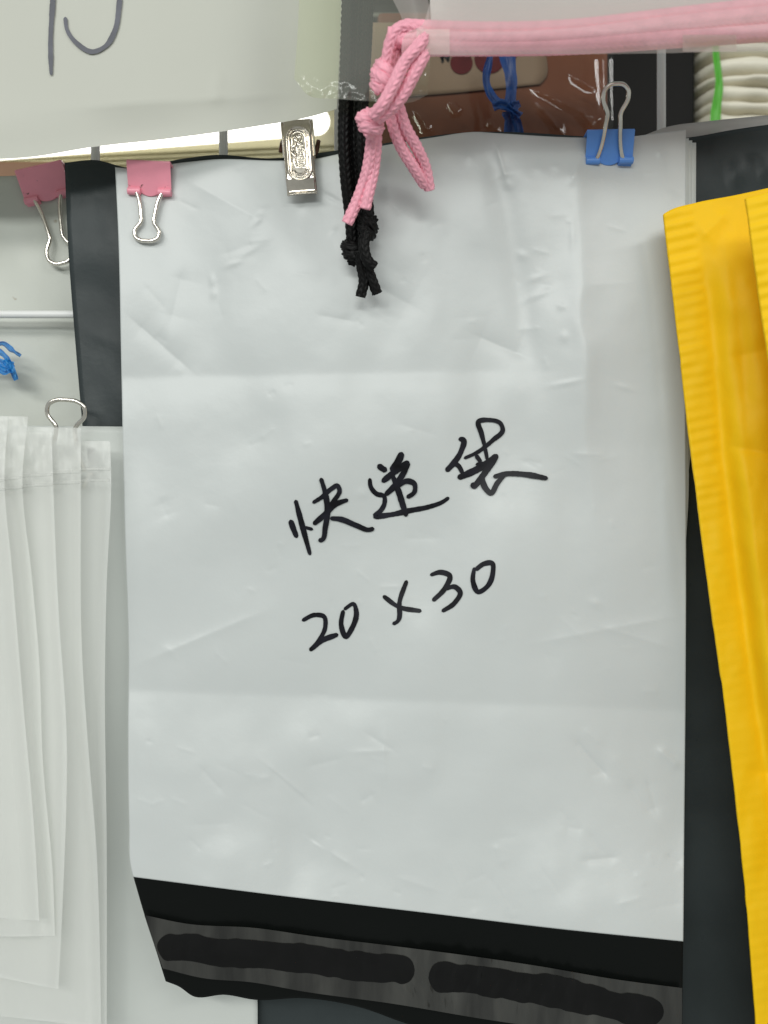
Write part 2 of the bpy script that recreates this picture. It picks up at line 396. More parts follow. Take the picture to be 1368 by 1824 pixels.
def front_dep(X, Y, *_):
    h = .0024*fbm(X/330+3.1, Y/420+1.7, 4, 2)+.0005*fbm(X/110, Y/190+5, 9, 2)+.00003*fbm(X/34, Y/34, 12, 2)
    yc1 = 672-.016*(X-220); d = Y-yc1                                       # upper fold line, fading to the right
    d_ = np.sqrt(d*d+49)-7; h = h-.0014*np.exp(-d_/np.where(d > 0, 55, 75))*(1-.8*sstep(820, 980, X))
    yc2 = 1228+.0375*(X-230); d = Y-yc2                                     # lower fold line
    d_ = np.sqrt(d*d+36)-6; h = h-.0015*np.exp(-d_/np.where(d > 0, 60, 80))
    # standing pleat under the blue clip: soft on its left, sharp on its right
    xr = 1018+.06*(Y-300)+9*vnoise(Y/70, Y*0+.5, 88)+14*vnoise(Y/230, Y*0+.5, 89); d = X-xr
    h = h+.0036*np.where(d < 0, np.exp(-(np.sqrt(d*d+100)-10)/85), np.exp(-(np.sqrt(d*d+100)-10)/34))*sstep(230, 330, Y)*(1-sstep(600, 1100, Y))
    xl = 880+.17*(Y-250); h = h-.0012*np.exp(-((X-xl)/26)**2)*sstep(240, 300, Y)*(1-sstep(500, 800, Y))
    h = h+crease(X, Y, (880, 245), (905, 330), .0009, 14)+crease(X, Y, (1040, 262), (1016, 330), .0008, 8, 16)
    h = h+crease(X, Y, (225, 560), (345, 665), -.0007, 16)+crease(X, Y, (300, 590), (330, 470), -.0006, 22)
    h = h+crease(X, Y, (830, 590), (945, 640), -.0010, 26)+crease(X, Y, (620, 480), (760, 560), -.0006, 40)
    h = h+crease(X, Y, (330, 320), (480, 400), .0006, 30)+crease(X, Y, (1050, 1110), (1215, 1160), .0003, 12)
    h = h+crease(X, Y, (1010, 1310), (1090, 1390), -.0004, 9)+crease(X, Y, (1110, 1390), (1170, 1460), -.00045, 10)
    h = h+crease(X, Y, (1170, 1330), (1215, 1370), .0004, 9)+crease(X, Y, (1030, 1535), (1100, 1528), -.0003, 9)
    h = h+crease(X, Y, (460, 1350), (560, 1430), .0003, 10)+crease(X, Y, (540, 1490), (640, 1550), .00035, 10)
    low = sstep(1260, 1380, Y)
    h = h+.0005*fbm(X/150+Y/400, Y/130-X/500, 61, 2)*low+.0009*fbm(X/260+Y/300, Y/210, 63, 1)*(1-low)*sstep(690, 800, Y)
    for p0, p1, a, w in (((1015, 1305), (1085, 1392), -.0007, 9), ((1085, 1340), (1130, 1400), .0005, 12), ((1150, 1380), (1172, 1456), -.0007, 10), ((1165, 1330), (1212, 1372), .0005, 8),
                         ((1185, 1520), (1214, 1542), -.0006, 8), ((1030, 1532), (1105, 1526), -.0005, 8), ((880, 1500), (900, 1545), .0005, 9), ((700, 1560), (790, 1590), .0004, 12),
                         ((545, 1485), (600, 1530), -.0005, 9), ((470, 1360), (560, 1440), -.0004, 10), ((640, 1430), (668, 1412), -.0005, 7), ((750, 1365), (775, 1372), .0004, 7)):
        h = h+crease(X, Y, p0, p1, a*.55, w)
    h = h+crease(X, Y, (240, 1185), (480, 1085), .00035, 12)+crease(X, Y, (930, 1150), (1218, 1095), .00035, 12)+crease(X, Y, (682, 1290), (684, 1410), .0003, 8)
    for p0, p1, a, w in SMALL: h = h+crease(X, Y, p0, p1, a, w)
    for (x, y, rx, ry, a) in GL: h = h+dent(X, Y, x, y, rx, ry, .00024, a)
    h = h+.006*sstep(1250, 1700, Y)+.002*sstep(1400, 1690, Y)**2-.003*sstep(1180, 1222, X)*(1-sstep(900, 1300, Y))*.3
    # pressed back where the clips bite
    for cx, cy in ((270, 330), (535, 320), (1083, 275)): h = h-.001*np.exp(-((X-cx)/70)**2-((Y-cy)/60)**2)
    return -h
TOP = [(205, 298), (232, 300), (330, 289), (382, 284), (505, 286), (560, 283), (605, 274), (690, 258), (770, 245), (850, 235), (882, 237), (1040, 245), (1125, 243), (1180, 236), (1222, 231)]
LEFT = [(205, 298), (210, 400), (216, 650), (221, 900), (229, 1180), (228, 1300), (230, 1470), (233, 1545), (237, 1562)]
RIGHT = [(1222, 231), (1221, 700), (1222, 900), (1221, 1250), (1219, 1450), (1217, 1677)]
BOT = [(237, 1562), (480, 1593), (760, 1626), (1000, 1655), (1217, 1677)]
mail = thing('mailer_bag', W1(720, 1676, 0), 'white courier mailer with handwritten black characters and 20 x 30, clipped to rack', 'mailer bag', )
sheet('front_panel', LEFT, RIGHT, TOP, BOT, front_dep, 380, 520, M['white'], mail, .0002)

def flap_dep(X, Y, *_):
    yb = 1562+.117*(X-237); t = (Y-yb)/150.
    h = -front_dep(X, yb-5)-.0010-.0024*np.clip(t, 0, 2)+.0012*fbm(X/170, Y/300, 31, 2)*sstep(0, .6, t)+.0004*np.sin(X/47+Y/90)*sstep(.3, 1, t)
    return -h
FL = [(237, 1560), (258, 1632), (280, 1700), (295, 1748)]
FR = [(1217, 1675), (1216, 1760), (1215, 1990)]
FB = [(295, 1748), (318, 1757), (345, 1775), (400, 1772), (455, 1781), (540, 1778), (640, 1794), (720, 1822), (860, 1860), (1215, 1990)]
sheet('flap', FL, FR, [(237, 1560), (480, 1591), (760, 1624), (1000, 1653), (1217, 1675)], FB, flap_dep, 160, 50, M['blackfilm'], mail, .0003)
def rel_dep(X, Y, *_):
    tri = lambda a: 2*np.abs(a-np.floor(a)-.5)
    wx = X+26*vnoise(X/120, Y/90, 53)
    env = .25+.75*sstep(-.1, .5, vnoise(X/110+3, Y*0+.7, 54))
    w = env*(.0011*tri(wx/41+Y/95)+.0007*tri(wx/23-Y/120+.3))+.0006*np.abs(fbm(X/75+9, Y/120+X/400, 58, 2))-.0002
    return flap_dep(X, Y)-.0012-np.clip(w+.0004, 0, None)
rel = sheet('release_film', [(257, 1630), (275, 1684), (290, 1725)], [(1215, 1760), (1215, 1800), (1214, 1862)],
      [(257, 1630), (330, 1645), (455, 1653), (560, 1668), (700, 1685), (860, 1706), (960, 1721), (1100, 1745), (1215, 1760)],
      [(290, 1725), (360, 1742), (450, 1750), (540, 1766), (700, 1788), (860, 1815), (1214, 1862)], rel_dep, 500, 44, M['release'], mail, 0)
def capsule(name, pts, half, seed):
    c = poly(pts, np.linspace(0, 1, 220)); T = np.gradient(c, axis=0); T /= np.hypot(T[:, 0], T[:, 1])[:, None]; Nn = np.stack([-T[:, 1], T[:, 0]], -1)
    L = np.linspace(0, 1, 220)*np.hypot(*(c[-1]-c[0])); e = np.minimum(L, L[-1]-L)
    w = half*np.sqrt(np.clip(1-(1-np.clip(e/half, 0, 1))**2, .02, 1)); rows = []
    w1 = w*(1+.14*vnoise(L/55, L*0+seed)+.12*vnoise(L/17, L*0+seed+.4)); w2 = w*(1+.14*vnoise(L/55, L*0+seed+5)+.12*vnoise(L/17, L*0+seed+7.4))
    for q in np.linspace(-1, 1, 9):
        P = c+Nn*(np.where(q < 0, w1, w2)*q)[:, None]
        rows.append(W(P[:, 0], P[:, 1], rel_dep(P[:, 0], P[:, 1])-.00018))
    mesh(name, np.stack(rows, 1).reshape(-1, 3), gridfaces(9, 220), M['adhesive'], rel)
capsule('adhesive_strip', [(280, 1684), (340, 1690), (470, 1702), (600, 1716), (738, 1732)], 24, 1)
capsule('adhesive_strip', [(764, 1738), (880, 1752), (1000, 1768), (1090, 1790), (1182, 1806)], 27, 2)

ZK = 510/1368.
def z2p(pts): return [(490+a*ZK, 730+b*ZK) for a, b in pts]
CH = {
 'marker_character': [
  [   # first character
   ([(72, 525), (88, 570), (105, 612)], 22), ([(97, 430), (130, 555), (168, 695)], 21), ([(138, 560), (160, 566), (182, 572)], 14),
   ([(178, 445), (222, 418), (268, 378), (298, 362), (308, 385), (285, 430), (258, 470)], 21),
   ([(182, 548), (232, 505), (292, 450), (350, 429)], 22),
   ([(218, 325), (240, 400), (250, 480), (240, 560), (222, 622), (206, 624)], 22),
   ([(262, 518), (310, 522), (390, 553), (450, 573), (474, 566)], 20)],
  [   # second character
   ([(452, 326), (458, 370), (486, 402), (520, 412), (522, 450), (506, 480), (478, 506), (545, 502), (640, 482), (740, 462), (800, 440), (832, 418)], 21),
   ([(490, 262), (512, 280), (535, 292)], 24), ([(608, 202), (585, 252), (552, 292)], 26), ([(510, 345), (560, 305), (640, 246)], 27),
   ([(640, 250), (606, 315), (570, 365), (525, 408)], 22), ([(556, 300), (590, 390), (612, 460), (628, 510)], 23),
   ([(585, 368), (632, 340), (664, 352), (666, 392), (628, 420)], 21)],
  [   # third character
   ([(876, 140), (898, 142), (888, 200), (852, 256), (816, 294)], 24), ([(836, 254), (872, 264), (898, 306)], 18),
   ([(872, 326), (950, 292), (1005, 262), (1062, 216)], 26),
   ([(902, 232), (962, 205), (1040, 145), (1088, 95), (1078, 66), (1020, 48), (972, 56), (986, 112), (1004, 185), (1014, 240)], 19),
   ([(958, 214), (985, 252)], 20), ([(958, 262), (1002, 254)], 14), ([(1062, 212), (1030, 262), (984, 326), (946, 376)], 26), ([(950, 346), (944, 376)], 24),
   ([(984, 308), (1006, 375), (1030, 398), (1062, 350), (1102, 304)], 22), ([(1042, 320), (1100, 306), (1200, 309), (1304, 328)], 22)]],
 'marker_digit': [
  [([(128, 1008), (190, 980), (234, 988), (240, 1035), (212, 1098), (165, 1152)], 20), ([(168, 1150), (218, 1106), (302, 1072)], 20)],
  [([(326, 956), (316, 1030), (338, 1084), (368, 1042), (388, 965), (376, 928), (328, 955)], 20)],
  [([(515, 888), (588, 940), (700, 962)], 19), ([(630, 814), (596, 910), (580, 1015), (560, 1024)], 20)],
  [([(740, 790), (792, 776), (834, 792), (812, 852), (752, 914)], 20), ([(808, 858), (860, 846), (884, 870), (858, 922), (796, 964)], 20)],
  [([(952, 752), (946, 822), (970, 870), (1010, 848), (1040, 782), (1036, 732), (1000, 735), (956, 766)], 20)]],
}
sd = 0
for nm, chars in CH.items():
    for ch in chars:
        parts = []
        for k, (pts, w) in enumerate(ch):
            sd += 1
            parts.append(stroke_geo(z2p(pts), w*ZK*1.2, front_dep, .0003+.00004*k, seed=sd))
        v, f = join_geo(parts); mesh(nm, v, f, M['ink'], mail)

# ---------------------------------------------------------------- white mailers stacked behind it
for k, (dx, top, wob) in enumerate(((5, 246, 0), (11, 250, 1), (18, 254, 2))):
    rx = 1222+dx
    R_ = [(rx, top), (rx-1, 500), (rx-2-k, 760), (1227-k*1.2, 860), (1220-k*2, 1000), (1212, 1400), (1206, 1640)]
    L_ = [(222+6*k, 312), (232, 700), (244, 1200), (250, 1540)]
    def sd_(X, Y, U, V, k=k): return front_dep(X, Y)+.0009*(k+1)+.0004
    o = sheet('mailer_bag', L_, R_, [(222+6*k, 312), (600, 300), (1000, 262), (rx, top)], [(250, 1540), (700, 1600), (1206, 1640)], sd_, 80, 110, M['white2'], None, .0003)
    tag(o, ['white mailer right behind the one with handwriting, only a sliver of edge showing',
            'white mailer second behind the handwritten one, its thin right edge showing',
            'white mailer third behind the handwritten one, rearmost sliver against the charcoal mailer'][k], 'mailer bag', 'stacked white mailers')

# ---------------------------------------------------------------- charcoal mailer behind
def dark_dep(X, Y, U, V):
    h = .0012*fbm(X/300, Y/380, 81, 2)+.00025*fbm(X/70, Y/90, 82, 2)
    for (x, y, rx, ry, a, am) in ((1312, 310, 12, 26, .15, .0012), (1362, 300, 8, 20, .2, .001), (1345, 270, 16, 10, .4, .0005), (180, 600, 30, 6, .4, .0002), (170, 340, 20, 8, .6, .0003)):
        h = h+dent(X, Y, x, y, rx, ry, am, a)
    h = h-.0016*np.exp(-np.abs(Y-1322-.02*(X-1220))/45)-.0009*np.exp(-np.abs(Y-1450)/30)+.0004*fbm(X/90, Y/130, 86, 2)
    return .0092-h+.002*sstep(1100, 1215, X)
DT = [(115, 290), (170, 285), (225, 298), (330, 282), (380, 276), (480, 282), (600, 268), (850, 235), (1040, 243), (1130, 250), (1240, 243), (1300, 232), (1368, 222), (1520, 205)]
o = sheet('mailer_bag', [(115, 290), (122, 450), (135, 620), (150, 800), (175, 1300), (190, 2050)], [(1520, 205), (1520, 2050)], DT, [(190, 2050), (1520, 2050)], dark_dep, 150, 180, M['dark'], None, .0004)
tag(o, 'large charcoal grey mailer hanging behind the white handwritten mailer', 'mailer bag')

# pale bag lip showing above the charcoal mailer
def lip_dep(X, Y, U, V): return .0135+.0008*fbm(X/90, Y/60, 91, 2)
o = sheet('clear_bag', [(1100, 262), (1110, 700)], [(1540, 186), (1540, 700)], [(1100, 262), (1150, 240), (1185, 227), (1260, 216), (1368, 205), (1540, 186)], [(1110, 700), (1540, 700)], lip_dep, 60, 30, M['lip'], None, .0003)
tag(o, 'pale plastic bag whose lip shows above the charcoal mailer', 'plastic bag')

# ---------------------------------------------------------------- wire racks
def rack(label, xs, ys, x0, x1, dy, grp):
    t = thing('wire_rack', W1((x0+x1)/2, 2000, dy), label, 'wire rack', grp)
    for x in xs:
        tube('vertical_wire', np.array([list(W1(x, yy, dy)) for yy in np.linspace(-150, 2000, 6)]), .00165, M['wire'], t, 10)
    for y_ in ys:
        tube('horizontal_wire', np.array([list(W1(xx, y_, dy-.0031)) for xx in np.linspace(x0, x1, 6)]), .00145, M['wire'], t, 10)
    return t
rack('white wire rack panel in front of the lit tube lamp', (-58, 170, 398, 603), (560, 1010, 1460, 1910), -170, 800, .0185, 'wire rack panels')
rack('white wire rack panel in front of the black shelf', (1178, 1406), (560, 1010, 1460, 1910), 1010, 1560, .0185, 'wire rack panels')

# ---------------------------------------------------------------- pale bag, far left, with a binder clip
def pale_dep(X, Y, U, V): return .0235+.0012*fbm(X/160, Y/240, 101, 3)
o = sheet('plastic_bag', [(-300, 330), (-300, 1300)], [(172, 318), (190, 1300)], [(-300, 330), (0, 314), (60, 312), (172, 318)], [(-300, 1300), (190, 1300)], pale_dep, 60, 90, M['pale'], None, .0004)
tag(o, 'pale cloudy plastic bag with stained top behind the rack wire, held by a pink clip', 'plastic bag')

# ---------------------------------------------------------------- zip bags, lower left
def big_dep(X, Y, U, V): return .0065+.0010*fbm(X/130, Y/500, 111, 2)-.0012*sstep(1300, 1800, Y)
o = sheet('zip_bag', [(-260, 752), (-260, 2000)], [(146+85, 760), (330, 1150), (455, 1700), (456, 2000)], [(-260, 752), (0, 758), (231, 761)], [(-260, 2000), (456, 2000)], big_dep, 70, 110, M['frost2'], None, .0004)
tag(o, 'wide milky plastic bag hanging rearmost under the fanned zip bags', 'zip bag')
ZB = [  # right edge (px), bottom left/right, top, depth, label
 ([(196, 786), (198, 850), (190, 1040), (187, 1200), (190, 1500), (190, 1900)], 1900, 1900, 786, -.0040, 'frosted zip bag with pressed zip line, widest of the fan'),
 ([(144, 762), (144, 860), (147, 1180), (158, 1340), (172, 1520), (178, 1700), (180, 1830)], 1800, 1830, 762, -.0065, 'frosted zip bag lying on the widest one in the fan'),
 ([(92, 770), (95, 870), (105, 1100), (118, 1290), (112, 1600), (104, 1762)], 1728, 1762, 770, -.0090, 'frosted zip bag in the middle of the fan, with slanting bottom edge'),
 ([(50, 742), (40, 850), (56, 1020), (70, 1180), (76, 1350), (94, 1560), (98, 1667)], 1664, 1667, 742, -.0115, 'frosted zip bag with a bright crinkled top seam'),
 ([(14, 742), (8, 850), (22, 1020), (42, 1260), (58, 1440), (66, 1560), (70, 1640)], 1628, 1640, 742, -.0135, 'narrow frosted zip bag foremost in the fan'),
 ]
for k, (re, bl, br, tp, dz, lab) in enumerate(ZB):
    rl = np.array(re, float)
    def zdep(X, Y, U, V, k=k, dz=dz, rl=rl):
        xe = np.interp(Y, rl[:, 1], rl[:, 0]); dd = xe-X
        roll = .0034*np.exp(-(dd/13)**2)                                # plump rolled edge
        wv = .0026*fbm((X-xe)/62, Y/700+k, 120+k, 1)*sstep(800, 950, Y)
        zp = .0006*np.exp(-((Y-848-3*k)/4)**2)+.0006*np.exp(-((Y-862-3*k)/4)**2)
        top = .0009*fbm(X/13, Y/24, 140+k, 2)*(1-sstep(850, 900, Y))
        return dz-roll*sstep(770, 900, Y)-wv-zp-top
    o = sheet('zip_bag', [(-260, tp-6), (-260, bl)], re, [(-260, tp-6), re[0]], [(-260, bl-10), (-60, bl), re[-1]], zdep, 90, 150, M['frost'], None, 0)
    tag(o, lab, 'zip bag', 'fanned zip bags')
    for zy in (838+5*k, 858+4*k):
        xr = float(np.interp(zy, rl[:, 1], rl[:, 0]))-2; xx = np.linspace(-255, xr, 40); yv = zy+2.5*np.sin(xx/37+k)
        P = W(xx, yv, zdep(xx, yv, None, None)-.0002)
        zs = mesh('zip_strip', *tube_geo(P, .00055, 8), M['zipstrip'], o)

# ---------------------------------------------------------------- yellow padded mailers
def yl_edge(Y, P): P = np.array(P, float); return np.interp(Y, P[:, 1], P[:, 0])
def yellow(L, T, seamx, dz, label, wid, seed, bottom=2000):
    root = thing('padded_mailer', W1(L[-1][0]+wid/2, L[-1][1], dz), label, 'padded mailer', 'yellow padded mailers')
    Lp = np.array([tuple(q) for q in spline(np.array(L, float), 10)])
    SP = np.array(seamx, float)
    def dep(X, Y, U, V=None):
        e = yl_edge(Y, Lp); sx = np.interp(Y, SP[:, 1], SP[:, 0]); q = (X-e)/(sx-e)
        rib = .00032*np.sin((Y+.22*(X-e))/20.*2*math.pi+1.1*vnoise(Y/60, Y*0+seed, seed))*(1-.8*sstep(720, 1000, Y))*(1-sstep(.85, 1.05, q))*(.6+.4*vnoise(Y/40, X/60, seed+3))
        body = sstep(1.0, 1.9, q)
        bulge = .007*body*sstep(380, 560, Y)-.0012*np.exp(-((q-1.2)/.28)**2)*sstep(420, 600, Y)
        bulge = bulge-.0035*np.exp(-((q-1.9)/.45)**2)*np.exp(-((Y-640)/150)**2)
        bulge = bulge+crease(X, Y, (e.mean()*0+1282, 792), (1400, 812), -.0020, 22)*body+crease(X, Y, (1290, 640), (1400, 615), -.0012, 25)*body
        bulge = bulge+crease(X, Y, (1330, 1372), (1420, 1385), -.0014, 12, 30)+crease(X, Y, (1245, 430), (1300, 372), .0012, 20)
        return dz-rib-bulge-.0006*fbm(X/60, Y/90, seed, 3)-.004*sstep(900, 1800, Y)
    Rr = [(T[-1][0], T[-1][1]), (L[-1][0]+wid, L[-1][1])]
    Bb = [tuple(L[-1]), Rr[-1]]
    o = sheet('padded_body', L, Rr, T, Bb, dep, 130, 420, M['yellow'], root, .0011)
    return root
yellow([(1182, 381), (1203, 560), (1226, 760), (1256, 1000), (1297, 1300), (1330, 1610), (1347, 1824), (1362, 2010)],
       [(1182, 381), (1192, 375), (1240, 361), (1308, 348), (1368, 335), (1700, 270)],
       [(1236, 300), (1240, 400), (1262, 580), (1282, 800), (1306, 1000), (1340, 1250), (1365, 1400), (1420, 1824), (1440, 2010)], -.013,
       'yellow padded mailer with ribbed left seam beside the white mailer', 420, 200)
yellow([(1329, 353), (1345, 470), (1372, 660), (1402, 900), (1460, 1300), (1530, 1824), (1550, 2010)],
       [(1329, 353), (1368, 343), (1720, 280)],
       [(1386, 300), (1395, 470), (1424, 660), (1455, 900), (1515, 1300), (1590, 1824), (1610, 2010)], -.041,
       'yellow padded mailer lying over the other one, brighter ribbed seam', 400, 260)

# ---------------------------------------------------------------- clips
def place(root, rot):
    root.rotation_euler = rot
def plate_geo(w0, w1, h, th, nx=22, nz=12, bow=0, tongue=0):
    """clip plate in local x,z: top width w0, bottom width w1, from z=0 down to -h; tongue = middle of the lower edge hangs lower"""
    V = []
    for s in (0, 1):
        for j in range(nz+1):
            v_ = j/nz
            for i in range(nx+1):
                u = i/nx*2-1; w = (w0*(1-v_)+w1*v_)/2
                z = -h*v_-tongue*v_**3*max(0, 1-(u/.42)**2)
                V.append((u*w, -th*s-bow*math.sin(math.pi*v_), z))
    n = (nx+1)*(nz+1); F = []
    for j in range(nz):
        for i in range(nx):
            a = j*(nx+1)+i; b = a+nx+1
            F.append((a, a+1, b+1, b)); F.append((n+a, n+b, n+b+1, n+a+1))
    for i in range(nx):
        F.append((i, n+i, n+i+1, i+1)); a = nz*(nx+1)+i; F.append((a, a+1, n+a+1, n+a))
    for j in range(nz):
        a = j*(nx+1); F.append((a, a+nx+1, n+a+nx+1, n+a)); a += nx; F.append((a, n+a, n+a+nx+1, a+nx+1))
    return np.array(V, float), F
def local_mesh(name, V, F, m, root, smooth=True):
    me = bpy.data.meshes.new(name); me.from_pydata(np.asarray(V).tolist(), [], F); me.materials.append(m); me.update()
    if smooth: me.polygons.foreach_set('use_smooth', [True]*len(me.polygons))
    o = bpy.data.objects.new(name, me); COL.objects.link(o); o.parent = root
    return o
def rotx(V, a, pivot=(0, 0, 0)):
    p = np.array(pivot); c, s = math.cos(a), math.sin(a)
    return (V-p)@np.array([[1, 0, 0], [0, c, s], [0, -s, c]])+p
def binder_clip(px, py, dy, w, h, rz, paint, label, front='down', back=None, tilt=0, group='binder clips', taper=.0, hl=1.0, hw=1.0):
    """origin at the middle of the spine; jaw at z=-h, local y=0 is the clipped sheet; front plate leans out to the spine"""
    root = thing('binder_clip', W1(px, py, dy), label, 'binder clip', group)
    root.rotation_euler = (tilt, 0, rz[0]) if isinstance(rz, tuple) else (tilt, rz, 0)
    so = h*.42                                   # half depth of the spine
    lean = math.atan2(so, h); hh = math.hypot(h, so); th = .0006
    parts = []
    for sgn in (1, -1):
        V, F = plate_geo(w, w*(1+taper), hh, th, tongue=.0012)
        V[:, 1] += -.0001; V = rotx(V, lean, (0, 0, 0)); V[:, 1] -= so
        # rolled barrels left and right of the notch, at the jaw
        if sgn < 0: V[:, 1] *= -1; F = [q[::-1] for q in F]
        parts.append((V, F))
    V, F = box_geo((-w/2, -so-.0003, -.0006), (w/2, so+.0003, .0002)); parts.append((V, F))
    V, F = join_geo(parts); o = local_mesh('clip_body', V, F, paint, root, False); bevel(o, .0002, 2)
    br = .0013
    for sgn in (1, -1):
        for x0, x1 in ((-.5, -.2), (.2, .5)):
            P = np.array([(w*(1+taper)*q, -sgn*.0013, -h-.0001) for q in np.linspace(x0, x1, 7)])
            V, F = tube_geo(P, br, 14); b = local_mesh('barrel', V, F, paint, root); bevel(b, .0002, 2)
    def handle(kind, sgn):
        # wire outline, local x,z relative to the jaw, pointing away from the body (down)
        a, n_, f_, L = w*.30*hw, w*.115*hw, w*.27*hw, w*1.02*hl
        half = [(a, 0), (a-.0006, -.06*L), (n_+.0006, -.50*L), (n_+.0004, -.60*L), (f_, -.82*L), (f_*.93, -.92*L), (f_*.5, -.99*L)]
        pts = [(x, z) for x, z in half]+[(0, -L)]+[(-x, z) for x, z in half[::-1]]
        c = spline(np.array(pts), 8)
        P = np.stack([c[:, 0], np.zeros(len(c)), c[:, 1]], -1)
        P = np.vstack([[P[0]+np.array([.0016, 0, 0])], P, [P[-1]-np.array([.0016, 0, 0])]])
        ang = {'down': -.05 if sgn > 0 else -.45, 'up': -(math.pi-lean-.10), 'upflat': -(math.pi-.12), 'upout': -(math.pi-1.12)}[kind]
        V, F = tube_geo(P, .00078, 10)
        V = rotx(V, ang); V[:, 1] *= 1
        V[:, 1] -= .0016; V[:, 2] -= h
        if sgn < 0: V[:, 1] *= -1; F = [q[::-1] for q in F]
        local_mesh('wire_handle', V, F, M['steel'], root)
    handle(front, 1); handle(back or front, -1)
    return root
k0 = S
binder_clip(270, 295, float(front_dep(270., 345.))-.0004, 78*k0, 49*k0, R(2.5), M['pinkclip'], 'pink binder clip with handle folded down on the white mailer', 'down', 'down', hl=1.14, hw=1.05)
binder_clip(76, 303, .0225, 84*k0*1.07, 50*k0*1.07, R(-13), M['pinkclip'], 'scuffed pink binder clip tilted on the pale bag beside the charcoal mailer', 'down', 'down', hl=1.45)
binder_clip(1083, 240, float(front_dep(1083., 288.))-.0004, 84*k0, 48*k0, R(-1), M['blueclip'], 'blue binder clip with wire handle standing up on the white mailer', 'up', 'upout', hl=1.42, hw=.95)
binder_clip(121, 794, .0022, 84*k0, 48*k0, R(4), M['clearclip'], 'binder clip behind the zip bags, only its silver wire loop showing', 'upflat', 'down', hl=1.50, hw=1.5)

# embossed metal clip
bl = thing('bulldog_clip', W1(533, 278, -.0035), 'nickel metal clip with embossed oval emblem on the white mailer', 'metal clip')
bl.rotation_euler = (R(-3), R(-4.5), 0)
bw, bh = 53*S, 133*S
nx, nz = 80, 180
u = np.linspace(-.5, .5, nx); vv = np.linspace(.5, -.5, nz); U, Vv = np.meshgrid(u, vv); Xl, Zl = U*bw, Vv*bh
mm = .001
def oval(x, z, r, hz):       # distance from a stadium outline
    zz = np.abs(z)-hz; return np.hypot(x, np.maximum(zz, 0))-r
H = .0005*(1-sstep(.0000, .0009, np.abs(np.abs(Xl)-bw/2)*1.0))*-1
zc = Zl-.0006
H = H+.00045*np.exp(-(oval(Xl, zc, .0040, .0055)/.00032)**2)+.00035*np.exp(-(oval(Xl, zc, .0031, .0055)/.00022)**2)
H = H-.0003*sstep(.0, .0006, -oval(Xl, zc, .0031, .0055))
for t in np.linspace(-1.15, 1.15, 9):       # beads along the foot of the oval
    H = H+.00045*np.exp(-(((Xl-.0024*math.sin(t))**2+(zc+.0052+.0024*math.cos(t))**2)/(.00032)**2))
def ridge(pts, wd, hgt):
    global H
    c = spline(np.array(pts)*mm, 8); d2 = np.full(Xl.shape, 9e9)
    for q in c: d2 = np.minimum(d2, (Xl-q[0])**2+(zc-q[1])**2)
    H = H+hgt*np.exp(-d2/(wd*mm)**2)
ridge([(-1.9, 3.5), (-1.2, 6.2), (-.4, 5.2), (-.9, 3.6), (-1.9, 1.2), (-.8, -.6)], .26, .0004)
ridge([(.1, 6.6), (1.1, 6.9), (.9, 5.2), (.2, 4.2), (1.2, 3.4)], .26, .0004)
ridge([(-2.2, .8), (-1.2, .2), (-1.6, -2.4), (-1.0, -4.2)], .25, .00035)
for j in range(9): ridge([(-.4+.15*math.sin(j), 2.4-.85*j), (.4, 2.6-.85*j), (1.3+.2*math.sin(j*1.7), 2.3-.85*j)], .2, .0003)
ridge([(1.9, 1.8), (2.2, -1.2), (1.8, -3.8)], .24, .0003)
H = H+.0004*sstep(-.46, -.5, Vv)-.0016*sstep(-.30, -.46, Vv)+.0008*sstep(.40, .5, Vv)*-1
Vf = np.stack([Xl, -H-.0006, Zl], -1).reshape(-1, 3)
o = local_mesh('front_plate', Vf, gridfaces(nx, nz), M['bulldog'], bl)
mo = o.modifiers.new('thickness', 'SOLIDIFY'); mo.thickness = .0008; mo.offset = -1
V, F = plate_geo(bw, bw, bh, .0007); V[:, 2] += bh/2; V[:, 1] += .0105
local_mesh('back_plate', V, F, M['bulldog'], bl, False)
for sgn in (-1, 1):          # side cheeks and spring
    P = [(-.0003, .0062), (.0015, .0078), (.0045, .0035), (.0052, -.0005), (.0035, -.0040), (-.0003, -.0062)]
    Vs = [(sgn*(bw/2-.0002), a, b+.006) for a, b in P]+[(sgn*(bw/2+.0004), a, b+.006) for a, b in P]; n = len(P)
    local_mesh('side_cheek', np.array(Vs), [tuple(range(n)), tuple(range(2*n-1, n-1, -1))]+[(i, (i+1) % n, n+(i+1) % n, n+i) for i in range(n)], M['bulldog'], bl, False)
a = np.linspace(0, 2*math.pi*3.2, 70); P = np.stack([np.linspace(-bw*.66, bw*.66, 70), .0042+.0024*np.cos(a), .0050+.0024*np.sin(a)], -1)
V, F = tube_geo(P, .0008, 8); local_mesh('spring', V, F, M['rust'], bl)
# ---------------------------------------------------------------- upper white bag with pen strokes
def up_dep(X, Y, *_):
    Y0 = 285-.15*X
    return -.011+.0022*fbm(X/300, Y/260, 301, 2)+.001*sstep(80, 0, Y0-Y)-crease(X, Y, (390, 120), (385, 190), .0006, 9)-crease(X, Y, (60, 195), (560, 165), .0004, 10)
upb = thing('plastic_bag', W1(300, 250, -.011), 'matt white bag with two grey pen strokes hanging in front of the lamp', 'plastic bag')
sheet('bag_panel', [(-300, -300), (-300, 302)], [(604, -300), (606, 60), (600, 194)], [(-300, -300), (604, -300)],
      [(-300, 302), (-60, 286), (60, 279), (165, 262), (300, 247), (450, 226), (560, 206), (600, 194)], up_dep, 120, 80, M['upper'], upb, 0)
pp = [stroke_geo([(97, -70), (94, 0), (90, 70), (91, 134)], 9.5, up_dep, .0006, seed=90, w1=.6), ]
v, f = join_geo(pp); mesh('pen_stroke', v, f, M['ink2'], upb)
